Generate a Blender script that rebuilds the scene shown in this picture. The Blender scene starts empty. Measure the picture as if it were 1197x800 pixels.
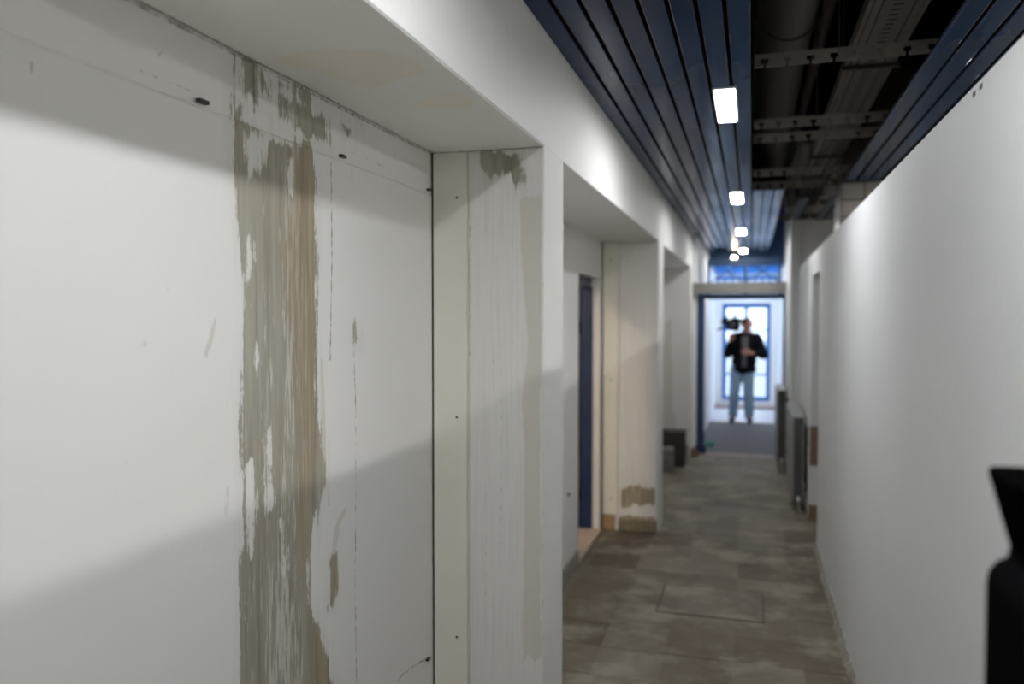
import bpy, bmesh, math, random
import numpy as np
from mathutils import Vector, Matrix

S = bpy.context.scene
COL = S.collection
random.seed(7)

# ------------------------------------------------------------------ camera
EYE = 1.75
FPX = 931.0
YAW = math.atan((878 - 598.5) / FPX)
PITCH = -math.atan(30 * math.cos(YAW) / FPX)
cam_d = bpy.data.cameras.new('camera')
cam = bpy.data.objects.new('camera', cam_d)
COL.objects.link(cam)
cam.location = (0, 0, EYE)
cam.rotation_euler = (math.pi / 2 + PITCH, 0, YAW)
cam_d.sensor_width = 36.0
cam_d.lens = FPX * 36.0 / 1197.0
cam_d.clip_start = 0.02
cam_d.dof.use_dof = True
cam_d.dof.focus_distance = 2.15
cam_d.dof.aperture_fstop = 1.7
S.camera = cam

# ------------------------------------------------------------------ world, exposure
W = bpy.data.worlds.new('overcast_sky')
S.world = W
W.use_nodes = True
bg = W.node_tree.nodes['Background']
SKY = 7.5            # zenith radiance of an evenly overcast sky, a third of that at the horizon
_wn, _wl = W.node_tree.nodes, W.node_tree.links
_tc = _wn.new('ShaderNodeTexCoord'); _sx = _wn.new('ShaderNodeSeparateXYZ')
_wl.new(_tc.outputs['Generated'], _sx.inputs[0])
_mr = _wn.new('ShaderNodeMapRange'); _wl.new(_sx.outputs['Z'], _mr.inputs[0])
for _i, _v in enumerate((0.0, 1.0, SKY / 3, SKY)):
    _mr.inputs[_i + 1].default_value = _v
_wl.new(_mr.outputs[0], bg.inputs[1])
bg.inputs[0].default_value = (0.76, 0.87, 1.0, 1)
S.view_settings.view_transform = 'Standard'
S.view_settings.look = 'None'
S.view_settings.gamma = 1
S.view_settings.exposure = 0.12
LAMP = 106.0          # radiance of the fluorescent diffusers
LAMP_R = 168.0
LAMP_MID = 100.0  # same light, set dimmer to soften the bright spot on the beam
LAMP_FAR = 72.0      # same lights, set dimmer down the corridor to tame the glow on its walls
try:
    S.cycles.use_denoising = True
    S.cycles.max_bounces = 10
    S.cycles.diffuse_bounces = 6
    S.cycles.sample_clamp_indirect = 8.0
except Exception:
    pass

# ------------------------------------------------------------------ surface-plane helper (points on real wall planes)
_cy, _sy, _cp, _sp = math.cos(YAW), math.sin(YAW), math.cos(PITCH), math.sin(PITCH)
_FW = np.array([-_sy * _cp, _cy * _cp, _sp]); _RT = np.array([_cy, _sy, 0.0]); _UP = np.cross(_RT, _FW)


def on_plane(x, y, axis, v):
    d = _FW * FPX + _RT * (x - 598.5) - _UP * (y - 400)
    c = np.array([0, 0, EYE])
    return c + d * ((v - c[axis]) / d[axis])


# ------------------------------------------------------------------ materials
def new_mat(name):
    m = bpy.data.materials.new(name)
    m.use_nodes = True
    return m, m.node_tree.nodes, m.node_tree.links, m.node_tree.nodes['Principled BSDF']


def N(nt, kind, **kw):
    n = nt.new(kind)
    for k, v in kw.items():
        setattr(n, k, v)
    return n


def lk(links, a, b):
    links.new(a, b)


def mixc(nodes, links, fac, a, b):
    n = nodes.new('ShaderNodeMix'); n.data_type = 'RGBA'
    for sock, v in ((n.inputs[0], fac), (n.inputs[6], a), (n.inputs[7], b)):
        if hasattr(v, 'is_output'):
            links.new(v, sock)
        else:
            sock.default_value = v if isinstance(v, (int, float)) else (*v, 1)
    return n.outputs[2]


def math_n(nodes, links, op, a, b=None, c=None, clamp=False):
    n = nodes.new('ShaderNodeMath'); n.operation = op; n.use_clamp = clamp
    for i, v in enumerate((a, b, c)):
        if v is None:
            continue
        if hasattr(v, 'is_output'):
            links.new(v, n.inputs[i])
        else:
            n.inputs[i].default_value = v
    return n.outputs[0]


def pos_scaled(nodes, links, scale):
    g = nodes.new('ShaderNodeNewGeometry')
    v = nodes.new('ShaderNodeVectorMath'); v.operation = 'MULTIPLY'
    links.new(g.outputs['Position'], v.inputs[0])
    v.inputs[1].default_value = scale
    return v.outputs[0]


def noise(nodes, links, scale=(1, 1, 1), sc=1.0, detail=3.0, rough=0.55):
    n = nodes.new('ShaderNodeTexNoise')
    n.inputs['Scale'].default_value = sc
    n.inputs['Detail'].default_value = detail
    n.inputs['Roughness'].default_value = rough
    links.new(pos_scaled(nodes, links, scale), n.inputs['Vector'])
    return n.outputs['Fac']


def maprange(nodes, links, v, a, b, c=0.0, d=1.0, smooth=True):
    n = nodes.new('ShaderNodeMapRange')
    n.interpolation_type = 'SMOOTHSTEP' if smooth else 'LINEAR'
    links.new(v, n.inputs[0])
    for i, x in enumerate((a, b, c, d)):
        n.inputs[i + 1].default_value = x
    return n.outputs[0]


def bump(nodes, links, h, strength, dist, bsdf):
    b = nodes.new('ShaderNodeBump')
    b.inputs['Strength'].default_value = strength
    b.inputs['Distance'].default_value = dist
    links.new(h, b.inputs['Height'])
    links.new(b.outputs[0], bsdf.inputs['Normal'])


def plain(name, col, rough=0.6, metal=0.0, var=0.12, sc=8.0, spec=0.5):
    m, nd, l, b = new_mat(name)
    n = noise(nd, l, sc=sc, detail=4)
    dark = tuple(c * (1 - var) for c in col); lite = tuple(min(1, c * (1 + var)) for c in col)
    l.new(mixc(nd, l, n, dark, lite), b.inputs['Base Color'])
    b.inputs['Roughness'].default_value = rough
    b.inputs['Metallic'].default_value = metal
    b.inputs['Specular IOR Level'].default_value = spec
    return m


def emit(name, col, strength):
    m, nd, l, b = new_mat(name)
    b.inputs['Base Color'].default_value = (*col, 1)
    b.inputs['Emission Color'].default_value = (*col, 1)
    b.inputs['Emission Strength'].default_value = strength
    return m


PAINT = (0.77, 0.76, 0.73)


def paint_mat(name, col=PAINT, grime=0.25, rough=0.62):
    m, nd, l, b = new_mat(name)
    big = noise(nd, l, sc=1.3, detail=5)
    streak = noise(nd, l, (14, 14, 1.0), sc=1.0, detail=4)
    speck = noise(nd, l, sc=55, detail=2)
    c = mixc(nd, l, big, tuple(x * 0.94 for x in col), tuple(min(1, x * 1.04) for x in col))
    sf = maprange(nd, l, streak, 0.58, 0.85, 0, grime)
    c = mixc(nd, l, sf, c, tuple(x * y for x, y in zip(col, (0.72, 0.69, 0.6))))
    kf = maprange(nd, l, speck, 0.74, 0.80, 0, 0.35)
    c = mixc(nd, l, kf, c, (0.25, 0.22, 0.18))
    l.new(c, b.inputs['Base Color'])
    b.inputs['Roughness'].default_value = rough
    fine = noise(nd, l, sc=30, detail=6)
    bump(nd, l, fine, 0.12, 0.01, b)
    return m


def attr(nd, name):
    a = nd.new('ShaderNodeAttribute'); a.attribute_name = name
    return a.outputs['Fac']


def stained_mat(name, col=PAINT, streaks=0.0, patch=((0.60, 0.57, 0.50), (0.67, 0.645, 0.58))):
    """white paint with peeled, water-run bare plaster where the mesh attributes say the paint is gone"""
    m, nd, l, b = new_mat(name)
    sx = (1, 1, 1)
    big = noise(nd, l, sc=1.3, detail=5)
    run = noise(nd, l, (38, 38, 1.6), sc=1.0, detail=5, rough=0.6)
    run2 = noise(nd, l, (95, 95, 2.6), sc=1.0, detail=4, rough=0.6)
    blot = noise(nd, l, (9, 9, 5), sc=1.0, detail=6, rough=0.65)
    fine = noise(nd, l, (130, 130, 45), sc=1.0, detail=4, rough=0.7)
    spk = noise(nd, l, sc=48, detail=3)
    c = mixc(nd, l, big, tuple(x * 0.96 for x in col), tuple(min(1, x * 1.03) for x in col))
    c = mixc(nd, l, maprange(nd, l, spk, 0.73, 0.80, 0, 0.4), c, (0.3, 0.27, 0.22))
    if streaks:
        c = mixc(nd, l, maprange(nd, l, run2, 0.42, 0.72, 0, streaks), c, (0.50, 0.475, 0.43))
    # halo of greyed paint round the damage
    st = attr(nd, 'stain')
    halo = maprange(nd, l, math_n(nd, l, 'ADD', st, math_n(nd, l, 'MULTIPLY', math_n(nd, l, 'SUBTRACT', run, 0.5), 0.16)), -0.05, 0.03, 0, 0.38)
    c = mixc(nd, l, halo, c, (0.56, 0.545, 0.50))
    # beige filler patches
    be = math_n(nd, l, 'ADD', attr(nd, 'beige'), math_n(nd, l, 'MULTIPLY', math_n(nd, l, 'SUBTRACT', blot, 0.5), 0.03))
    be = math_n(nd, l, 'ADD', be, math_n(nd, l, 'MULTIPLY', math_n(nd, l, 'SUBTRACT', run, 0.5), 0.04))
    be = math_n(nd, l, 'ADD', be, math_n(nd, l, 'MULTIPLY', math_n(nd, l, 'SUBTRACT', fine, 0.5), 0.012))
    bef = maprange(nd, l, be, -0.003, 0.004, 0, 0.9)
    c = mixc(nd, l, bef, c, mixc(nd, l, blot, patch[0], patch[1]))
    # peeled plaster
    w1 = math_n(nd, l, 'MULTIPLY', math_n(nd, l, 'SUBTRACT', run, 0.5), 0.10)
    w2 = math_n(nd, l, 'MULTIPLY', math_n(nd, l, 'SUBTRACT', fine, 0.5), 0.035)
    w3 = math_n(nd, l, 'MULTIPLY', math_n(nd, l, 'SUBTRACT', blot, 0.5), 0.085)
    s = math_n(nd, l, 'ADD', math_n(nd, l, 'ADD', st, w1), math_n(nd, l, 'ADD', w2, w3))
    sf = maprange(nd, l, s, -0.006, 0.008, 0, 0.93)
    grey = mixc(nd, l, maprange(nd, l, run, 0.3, 0.7), (0.20, 0.178, 0.13), (0.39, 0.365, 0.30))
    low = noise(nd, l, (7, 7, 2.2), sc=1.0, detail=4)
    grey = mixc(nd, l, maprange(nd, l, low, 0.4, 0.68, 0, 0.6), grey, (0.27, 0.235, 0.165))
    grey = mixc(nd, l, maprange(nd, l, run2, 0.35, 0.7, 0, 0.5), grey, (0.34, 0.32, 0.255))
    rf = maprange(nd, l, math_n(nd, l, 'ADD', attr(nd, 'rust'), math_n(nd, l, 'MULTIPLY', math_n(nd, l, 'SUBTRACT', run, 0.5), 0.11)), -0.03, 0.05, 0, 0.8)
    rustc = mixc(nd, l, maprange(nd, l, run2, 0.3, 0.7), (0.21, 0.16, 0.09), (0.37, 0.295, 0.185))
    sc_ = mixc(nd, l, rf, grey, rustc)
    # crusts of white salts and left-over paint flecks
    salt = noise(nd, l, (75, 75, 7), sc=1.0, detail=6, rough=0.7)
    zone = noise(nd, l, (11, 11, 1.1), sc=1.0, detail=3)
    fl = maprange(nd, l, math_n(nd, l, 'ADD', salt, math_n(nd, l, 'MULTIPLY', zone, 0.7)), 0.90, 1.03, 0, 0.75)
    fl = math_n(nd, l, 'MULTIPLY', fl, math_n(nd, l, 'SUBTRACT', 1.0, math_n(nd, l, 'MULTIPLY', rf, 0.8)))
    sc_ = mixc(nd, l, fl, sc_, (0.63, 0.615, 0.56))
    drk = maprange(nd, l, math_n(nd, l, 'ADD', fine, math_n(nd, l, 'MULTIPLY', run2, 0.6)), 0.62, 0.5, 0, 0.45)
    sc_ = mixc(nd, l, drk, sc_, (0.15, 0.13, 0.085))
    c = mixc(nd, l, sf, c, sc_)
    # dark cracks and drip lines
    cr = math_n(nd, l, 'ADD', attr(nd, 'crack'), math_n(nd, l, 'MULTIPLY', math_n(nd, l, 'SUBTRACT', noise(nd, l, sc=40, detail=3), 0.55), 0.012))
    crf = maprange(nd, l, cr, -0.0015, 0.003, 0, 0.62)
    c = mixc(nd, l, crf, c, (0.12, 0.105, 0.07))
    l.new(c, b.inputs['Base Color'])
    b.inputs['Roughness'].default_value = 0.65
    h = math_n(nd, l, 'SUBTRACT', math_n(nd, l, 'MULTIPLY', fine, 0.35), math_n(nd, l, 'MULTIPLY', sf, 0.6))
    bump(nd, l, h, 0.35, 0.004, b)
    return m


M = {}
M['paint'] = paint_mat('wall_paint')
M['paint_right'] = paint_mat('partition_paint', (0.70, 0.708, 0.712), 0.12)
M['paint_dirty'] = paint_mat('dirty_paint', (0.60, 0.585, 0.54), 0.6)
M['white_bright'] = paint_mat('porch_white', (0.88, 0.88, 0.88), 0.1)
M['stained'] = stained_mat('stained_paint')
M['soffit'] = stained_mat('soffit_plaster', (0.85, 0.84, 0.80), 0.0, ((0.82, 0.755, 0.65), (0.87, 0.81, 0.71)))
M['streaked'] = stained_mat('streaked_plaster', (0.77, 0.76, 0.73), 0.22)
M['cream'] = paint_mat('cream_board', (0.80, 0.775, 0.69), 0.1, 0.5)
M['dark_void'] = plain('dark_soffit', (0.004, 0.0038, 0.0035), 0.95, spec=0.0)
M['joint'] = plain('dark_joint', (0.06, 0.055, 0.045), 0.9, sc=60, var=0.5)
M['rail'] = plain('carrier_rail_metal', (0.12, 0.107, 0.094), 0.7, 0.0)
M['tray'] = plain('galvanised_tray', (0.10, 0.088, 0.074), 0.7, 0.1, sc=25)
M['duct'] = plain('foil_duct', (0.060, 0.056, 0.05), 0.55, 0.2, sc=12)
M['rod'] = plain('hanger_steel', (0.035, 0.03, 0.026), 0.6, 0.3)
M['rust_pipe'] = plain('red_brown_pipe', (0.03, 0.012, 0.008), 0.7)
M['screw'] = plain('dark_screw', (0.05, 0.045, 0.04), 0.4, 0.6)
M['lampframe'] = plain('white_lamp_housing', (0.75, 0.75, 0.74), 0.35)
M['lamp'] = emit('fluorescent_diffuser', (0.965, 0.985, 1.0), LAMP)
M['lamp_r'] = emit('fluorescent_diffuser_behind_partition', (1.0, 0.99, 0.965), LAMP_R)
M['lamp_mid'] = emit('fluorescent_diffuser_dimmed', (0.97, 0.985, 1.0), LAMP_MID)
M['lamp_far'] = emit('dimmed_far_diffuser', (0.985, 0.99, 1.0), LAMP_FAR)
M['bulb'] = emit('warm_bulb', (1.0, 0.85, 0.6), 25)
M['navy'] = plain('navy_door_paint', (0.012, 0.03, 0.085), 0.35, var=0.3)
M['blue'] = plain('blue_frame_paint', (0.013, 0.05, 0.13), 0.4, var=0.25)
M['blue_window'] = plain('window_blue_paint', (0.03, 0.16, 0.45), 0.4)
M['steel_beam'] = plain('grey_beam_paint', (0.19, 0.185, 0.165), 0.6, var=0.25)
M['radiator'] = plain('grey_radiator_enamel', (0.25, 0.247, 0.235), 0.45)
M['radiator_end'] = plain('radiator_end_grille', (0.06, 0.058, 0.055), 0.6)
M['wood'] = plain('raw_wood_block', (0.36, 0.25, 0.13), 0.7, sc=20, var=0.3)
M['wood_pale'] = plain('worn_threshold', (0.42, 0.34, 0.27), 0.65, sc=15, var=0.25)
M['black'] = plain('black_plastic', (0.004, 0.004, 0.0045), 0.9, spec=0.0)
M['rubber'] = plain('black_rubber', (0.003, 0.003, 0.003), 0.95, spec=0.0)
M['skin'] = plain('skin', (0.42, 0.20, 0.145), 0.55)
M['hair'] = plain('short_hair', (0.09, 0.06, 0.045), 0.8)
M['jacket'] = plain('black_jacket', (0.006, 0.006, 0.008), 0.9, spec=0.1)
M['shirt'] = plain('grey_shirt', (0.09, 0.085, 0.10), 0.9)
M['jeans'] = plain('washed_jeans', (0.22, 0.33, 0.46), 0.9, var=0.35, sc=6)
M['shoe'] = plain('dark_shoe', (0.03, 0.035, 0.06), 0.6)
M['box_dark'] = plain('dark_brown_block', (0.045, 0.035, 0.03), 0.85, sc=18, var=0.4)
M['block_grey'] = plain('grey_rubble_block', (0.15, 0.145, 0.125), 0.9, sc=22, var=0.5)
M['cloth'] = plain('turquoise_rag', (0.10, 0.36, 0.30), 0.9)
M['brick'] = plain('bare_brick', (0.20, 0.14, 0.095), 0.9, sc=25, var=0.5)
M['mat_grey'] = plain('grey_floor_covering', (0.095, 0.09, 0.10), 0.8, sc=3)
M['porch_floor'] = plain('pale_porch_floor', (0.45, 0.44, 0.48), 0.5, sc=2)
M['snow'] = plain('pale_ground', (0.17, 0.185, 0.205), 0.9)
M['sill'] = plain('brown_step', (0.26, 0.20, 0.18), 0.7, sc=10, var=0.3)
M['lens'] = plain('lens_glass', (0.02, 0.02, 0.03), 0.08)


def glass_mat():
    m, nd, l, b = new_mat('clear_glass')
    nd.remove(b)
    t = nd.new('ShaderNodeBsdfTransparent'); g = nd.new('ShaderNodeBsdfGlossy')
    g.inputs['Roughness'].default_value = 0.03
    n = noise(nd, l, sc=6)
    l.new(mixc(nd, l, n, (0.93, 0.96, 0.98), (0.97, 0.985, 1.0)), t.inputs['Color'])
    mx = nd.new('ShaderNodeMixShader'); mx.inputs[0].default_value = 0.05
    l.new(t.outputs[0], mx.inputs[1]); l.new(g.outputs[0], mx.inputs[2])
    l.new(mx.outputs[0], nd['Material Output'].inputs['Surface'])
    return m


M['glass'] = glass_mat()


def slat_mat():
    m, nd, l, b = new_mat('blue_lacquered_slat')
    big = noise(nd, l, (6, 1.2, 6), sc=1.0, detail=5)
    sm = noise(nd, l, (18, 3.5, 18), sc=1.0, detail=6, rough=0.65)
    c = mixc(nd, l, big, (0.012, 0.027, 0.066), (0.018, 0.038, 0.085))
    d = maprange(nd, l, sm, 0.62, 0.80, 0, 0.04)
    c = mixc(nd, l, d, c, (0.10, 0.12, 0.15))
    l.new(c, b.inputs['Base Color'])
    l.new(maprange(nd, l, big, 0.3, 0.7, 0.13, 0.24), b.inputs['Roughness'])
    b.inputs['Specular IOR Level'].default_value = 0.07
    b.inputs['Specular Tint'].default_value = (0.70, 0.82, 1.0, 1)
    return m


M['slat'] = slat_mat()
M['gap'] = plain('black_gap_shade', (0.004, 0.004, 0.005), 0.95, spec=0.0)  # near-black colour standing in for the shade between slats


def floor_mat(name, per_tile):
    m, nd, l, b = new_mat(name)
    big = noise(nd, l, (1.1, 0.7, 1), sc=1.0, detail=6, rough=0.62)
    dust = noise(nd, l, (2.4, 2.6, 1), sc=1.0, detail=7, rough=0.65)
    grit = noise(nd, l, sc=70, detail=3)
    base = mixc(nd, l, maprange(nd, l, big, 0.35, 0.65), (0.115, 0.094, 0.070), (0.178, 0.155, 0.12))
    if per_tile:
        oi = nd.new('ShaderNodeObjectInfo')
        r = oi.outputs['Random']
        tone = mixc(nd, l, maprange(nd, l, r, 0.0, 1.0, smooth=False), (0.62, 0.53, 0.45), (1.22, 1.22, 1.18))
        mm = nd.new('ShaderNodeMix'); mm.data_type = 'RGBA'; mm.blend_type = 'MULTIPLY'
        mm.inputs[0].default_value = 0.75
        l.new(base, mm.inputs[6]); l.new(tone, mm.inputs[7])
        base = mm.outputs[2]
    df = maprange(nd, l, dust, 0.45, 0.66, 0, 0.85)
    c = mixc(nd, l, df, base, (0.28, 0.26, 0.21))
    gf = maprange(nd, l, grit, 0.70, 0.78, 0, 0.5)
    c = mixc(nd, l, gf, c, (0.04, 0.034, 0.028))
    l.new(c, b.inputs['Base Color'])
    b.inputs['Specular IOR Level'].default_value = 0.25
    l.new(maprange(nd, l, dust, 0.35, 0.7, 0.6, 0.9), b.inputs['Roughness'])
    bump(nd, l, noise(nd, l, (12, 12, 1), sc=1.0, detail=7), 0.06, 0.004, b)
    return m


M['floor_tile'] = floor_mat('worn_floor_tile', True)
M['floor_base'] = floor_mat('bare_screed', False)
M['rubble'] = plain('broken_plaster', (0.27, 0.25, 0.215), 0.9, sc=30, var=0.45)


def tile_wall_mat():
    m = plain('grey_wall_tile', (0.30, 0.28, 0.25), 0.25, sc=3, var=0.15)
    return m


M['wtile'] = tile_wall_mat()

# ------------------------------------------------------------------ mesh helpers


class MB:
    def __init__(self):
        self.v = []; self.f = []

    def box(self, x0, x1, y0, y1, z0, z1, rot=None, at=None):
        b = len(self.v)
        pts = [(x, y, z) for z in (z0, z1) for y in (y0, y1) for x in (x0, x1)]
        if rot is not None:
            c = Vector(at) if at else Vector(((x0 + x1) / 2, (y0 + y1) / 2, (z0 + z1) / 2))
            pts = [tuple(rot @ (Vector(p) - c) + c) for p in pts]
        self.v += pts
        for f in ((0, 2, 3, 1), (4, 5, 7, 6), (0, 1, 5, 4), (2, 6, 7, 3), (0, 4, 6, 2), (1, 3, 7, 5)):
            self.f.append(tuple(b + i for i in f))
        return self

    def ring_tube(self, pts, radii, n=12, caps=True):
        """round bar through pts with a radius at each"""
        b = len(self.v)
        P = [Vector(p) for p in pts]
        up0 = None
        for i, p in enumerate(P):
            if i == 0: t = P[1] - P[0]
            elif i == len(P) - 1: t = P[-1] - P[-2]
            else: t = (P[i + 1] - P[i]).normalized() + (P[i] - P[i - 1]).normalized()
            t.normalize()
            if up0 is None:
                up0 = Vector((0, 0, 1)) if abs(t.z) < 0.9 else Vector((1, 0, 0))
            a = t.cross(up0); a.normalize(); c = a.cross(t); c.normalize()
            up0 = c
            for k in range(n):
                an = 2 * math.pi * k / n
                self.v.append(tuple(p + (a * math.cos(an) + c * math.sin(an)) * radii[i]))
        for i in range(len(P) - 1):
            for k in range(n):
                k2 = (k + 1) % n
                self.f.append((b + i * n + k, b + i * n + k2, b + (i + 1) * n + k2, b + (i + 1) * n + k))
        if caps:
            self.f.append(tuple(b + k for k in range(n))[::-1])
            self.f.append(tuple(b + (len(P) - 1) * n + k for k in range(n)))
        return self

    def tube(self, a, b, r, r2=None, n=12):
        return self.ring_tube([a, b], [r, r if r2 is None else r2], n)

    def profile(self, pts, y0, y1):
        """closed cross-section in x,z drawn along y"""
        b = len(self.v); n = len(pts)
        self.v += [(x, y0, z) for x, z in pts] + [(x, y1, z) for x, z in pts]
        for k in range(n):
            k2 = (k + 1) % n
            self.f.append((b + k, b + k2, b + n + k2, b + n + k))
        self.f.append(tuple(b + k for k in range(n))[::-1]); self.f.append(tuple(b + n + k for k in range(n)))
        return self

    def mesh(self, name):
        me = bpy.data.meshes.new(name)
        me.from_pydata(self.v, [], self.f)
        bm = bmesh.new(); bm.from_mesh(me)
        bmesh.ops.recalc_face_normals(bm, faces=bm.faces)
        bm.to_mesh(me); bm.free()
        return me

    def build(self, name, mat, parent=None, bevel=0.0, smooth=False, loc=None, seg=2):
        me = self.mesh(name)
        me.materials.append(mat)
        if smooth:
            me.polygons.foreach_set('use_smooth', [True] * len(me.polygons))
        return link(name, me, parent, bevel, loc, seg)


def link(name, me, parent=None, bevel=0.0, loc=None, seg=2):
    o = bpy.data.objects.new(name, me)
    COL.objects.link(o)
    if parent is not None:
        o.parent = parent
    if loc is not None:
        o.location = loc
    if bevel > 0:
        md = o.modifiers.new('soft_edge', 'BEVEL'); md.width = bevel; md.segments = seg; md.limit_method = 'ANGLE'
    return o


def tag(o, label=None, cat=None, group=None, kind=None):
    if label: o['label'] = label
    if cat: o['category'] = cat
    if group: o['group'] = group
    if kind: o['kind'] = kind
    return o


def empty(name, loc, rz=0.0):
    o = bpy.data.objects.new(name, None)
    COL.objects.link(o)
    o.empty_display_size = 0.1
    o.location = loc; o.rotation_euler = (0, 0, rz)
    return o


def copy_tree(o, parent=None):
    c = o.copy(); COL.objects.link(c)
    if parent is not None:
        c.parent = parent
    for ch in list(o.children):
        copy_tree(ch, c)
    return c


# signed distances in a plane, metres, positive inside
def sd_poly(P, poly):
    poly = np.asarray(poly, float)
    d = np.full(len(P), 1e9); inside = np.zeros(len(P), bool)
    n = len(poly)
    for i in range(n):
        a, b = poly[i], poly[(i + 1) % n]
        e = b - a; w = P - a
        t = np.clip((w @ e) / max(e @ e, 1e-12), 0, 1)
        d = np.minimum(d, np.hypot(*(w - t[:, None] * e).T))
        c1 = (a[1] <= P[:, 1]) & (b[1] > P[:, 1]); c2 = (a[1] > P[:, 1]) & (b[1] <= P[:, 1])
        cr = e[0] * w[:, 1] - e[1] * w[:, 0]
        inside ^= (c1 & (cr > 0)) | (c2 & (cr < 0))
    return np.where(inside, d, -d)


def sd_line(P, line, half):
    line = np.asarray(line, float)
    d = np.full(len(P), 1e9)
    for a, b in zip(line[:-1], line[1:]):
        e = b - a; w = P - a
        t = np.clip((w @ e) / max(e @ e, 1e-12), 0, 1)
        d = np.minimum(d, np.hypot(*(w - t[:, None] * e).T))
    return half - d


def sheet(name, axis, v, a0, a1, b0, b1, step, thick, mat, parent, fields):
    """plaster sheet on the plane axis=v, facing the corridor, with damage maps stored on its vertices.
    fields: {attribute: [(shape, points, half_width or sign)]} with points already in plane coordinates"""
    na = max(2, int((a1 - a0) / step) + 1); nb = max(2, int((b1 - b0) / step) + 1)
    A, B = np.meshgrid(np.linspace(a0, a1, na), np.linspace(b0, b1, nb), indexing='ij')
    P2 = np.stack([A.ravel(), B.ravel()], 1)
    V = np.zeros((len(P2) * 1, 3))
    others = [i for i in range(3) if i != axis]
    V[:, others[0]] = P2[:, 0]; V[:, others[1]] = P2[:, 1]; V[:, axis] = v
    idx = np.arange(na * nb).reshape(na, nb)
    F = np.stack([idx[:-1, :-1], idx[1:, :-1], idx[1:, 1:], idx[:-1, 1:]], -1).reshape(-1, 4)
    # rim going back into the wall
    rim = np.concatenate([idx[:, 0], idx[-1, 1:], idx[::-1, -1][1:], idx[0, ::-1][1:-1]])
    back = V[rim].copy(); back[:, axis] += thick
    nbk = len(V)
    k = np.arange(len(rim)); k2 = (k + 1) % len(rim)
    RF = np.stack([rim[k], nbk + k, nbk + k2, rim[k2]], -1)
    allV = np.concatenate([V, back]); allF = np.concatenate([F, RF])
    me = bpy.data.meshes.new(name)
    me.vertices.add(len(allV)); me.vertices.foreach_set('co', allV.ravel())
    me.loops.add(allF.size); me.loops.foreach_set('vertex_index', allF.ravel().astype(np.int32))
    me.polygons.add(len(allF)); me.polygons.foreach_set('loop_start', np.arange(0, allF.size, 4, dtype=np.int32))
    me.polygons.foreach_set('loop_total', np.full(len(allF), 4, np.int32))
    me.update(calc_edges=True)
    nrm = me.polygons[0].normal
    want = Vector((0, 0, 0)); want[axis] = -1 if thick > 0 else 1
    if nrm.dot(want) < 0:
        me.flip_normals()
    allP2 = allV[:, others]
    for att in ('stain', 'rust', 'beige', 'crack'):
        d = np.full(len(allP2), -0.1)
        for kind, pts, w in fields.get(att, []):
            if kind == 'poly': d = np.maximum(d, sd_poly(allP2, pts) + (w or 0))
            elif kind == 'line': d = np.maximum(d, sd_line(allP2, pts, w))
            elif kind == 'cut': d = np.minimum(d, -sd_poly(allP2, pts))
        d = np.clip(d, -0.1, 0.1)
        at = me.attributes.new(att, 'FLOAT', 'POINT')
        at.data.foreach_set('value', d.astype(np.float32))
    me.materials.append(mat)
    return link(name, me, parent)


# ------------------------------------------------------------------ the setting
XL = -0.716        # corridor face of pillars and beam
XB = -1.145        # panelled back of the first bay
XW = -1.175        # back wall of the other bays
XR = 0.492         # partition face
ZC = 2.771         # underside of slats
ZS = 2.364         # underside of beam
Y0 = -3.4
YF = 10.55         # blue portal
YP = 13.62         # porch begins
YE = 16.2          # end wall

# floor base and tiles
floor = MB().box(-3.4, 1.95, Y0, YF, -0.12, -0.004).build('floor', M['floor_base'])
tag(floor, 'worn dusty corridor floor of large stone-coloured tiles', kind='structure')
TS = 0.34
tm = MB().box(-TS / 2 + 0.0015, TS / 2 - 0.0015, -TS / 2 + 0.0015, TS / 2 - 0.0015, -0.02, 0.0).mesh('floor_tile')
tm.materials.append(M['floor_tile'])
for iy in range(-9, 20):
    for ix in range(5):
        cx = -0.765 - TS + TS * (ix + 0.5) + 0.01; cy = 4.15 + TS * (iy + 0.5)
        if cy > 10.35: continue
        if -1 <= -1 and cx + TS / 2 > XR + 0.12: continue
        t = link('floor_tile', tm, floor)
        t.location = (cx, cy, random.uniform(-0.0022, 0.0))
        t.rotation_euler = (random.uniform(-.0008, .0008), random.uniform(-.0008, .0008), random.uniform(-.003, .003))
th = MB().box(-0.64, 0.46, 10.34, 10.56, -0.05, 0.002).build('threshold_strip', M['sill'], floor, 0.002)
porch_floor = MB().box(-1.0, 0.9, YF, 13.78, -0.12, 0.0).build('porch_floor', M['mat_grey'])
tag(porch_floor, 'dark grey floor covering beyond the blue portal', kind='structure')
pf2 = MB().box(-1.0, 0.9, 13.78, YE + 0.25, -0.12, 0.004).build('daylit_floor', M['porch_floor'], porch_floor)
MB().box(-0.7, 0.55, 15.75, YE - 0.002, 0.0, 0.045).build('step', M['sill'], porch_floor, 0.004)

# access hatch in the floor
hatch = MB().box(-0.52, 0.08, 4.74, 5.25, -0.006, 0.0035).build('floor_hatch', M['floor_base'], None, 0.0025)
tag(hatch, 'flat rectangular screed-filled hatch cover set flush in the corridor floor', 'hatch')
fr = MB()
for (x0, x1, y0, y1) in ((-0.528, -0.521, 4.732, 5.258), (0.081, 0.088, 4.732, 5.258), (-0.528, 0.088, 4.732, 4.739), (-0.528, 0.088, 5.251, 5.258)):
    fr.box(x0, x1, y0, y1, -0.006, 0.0028)
fr.build('rim', M['joint'], hatch)

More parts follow.
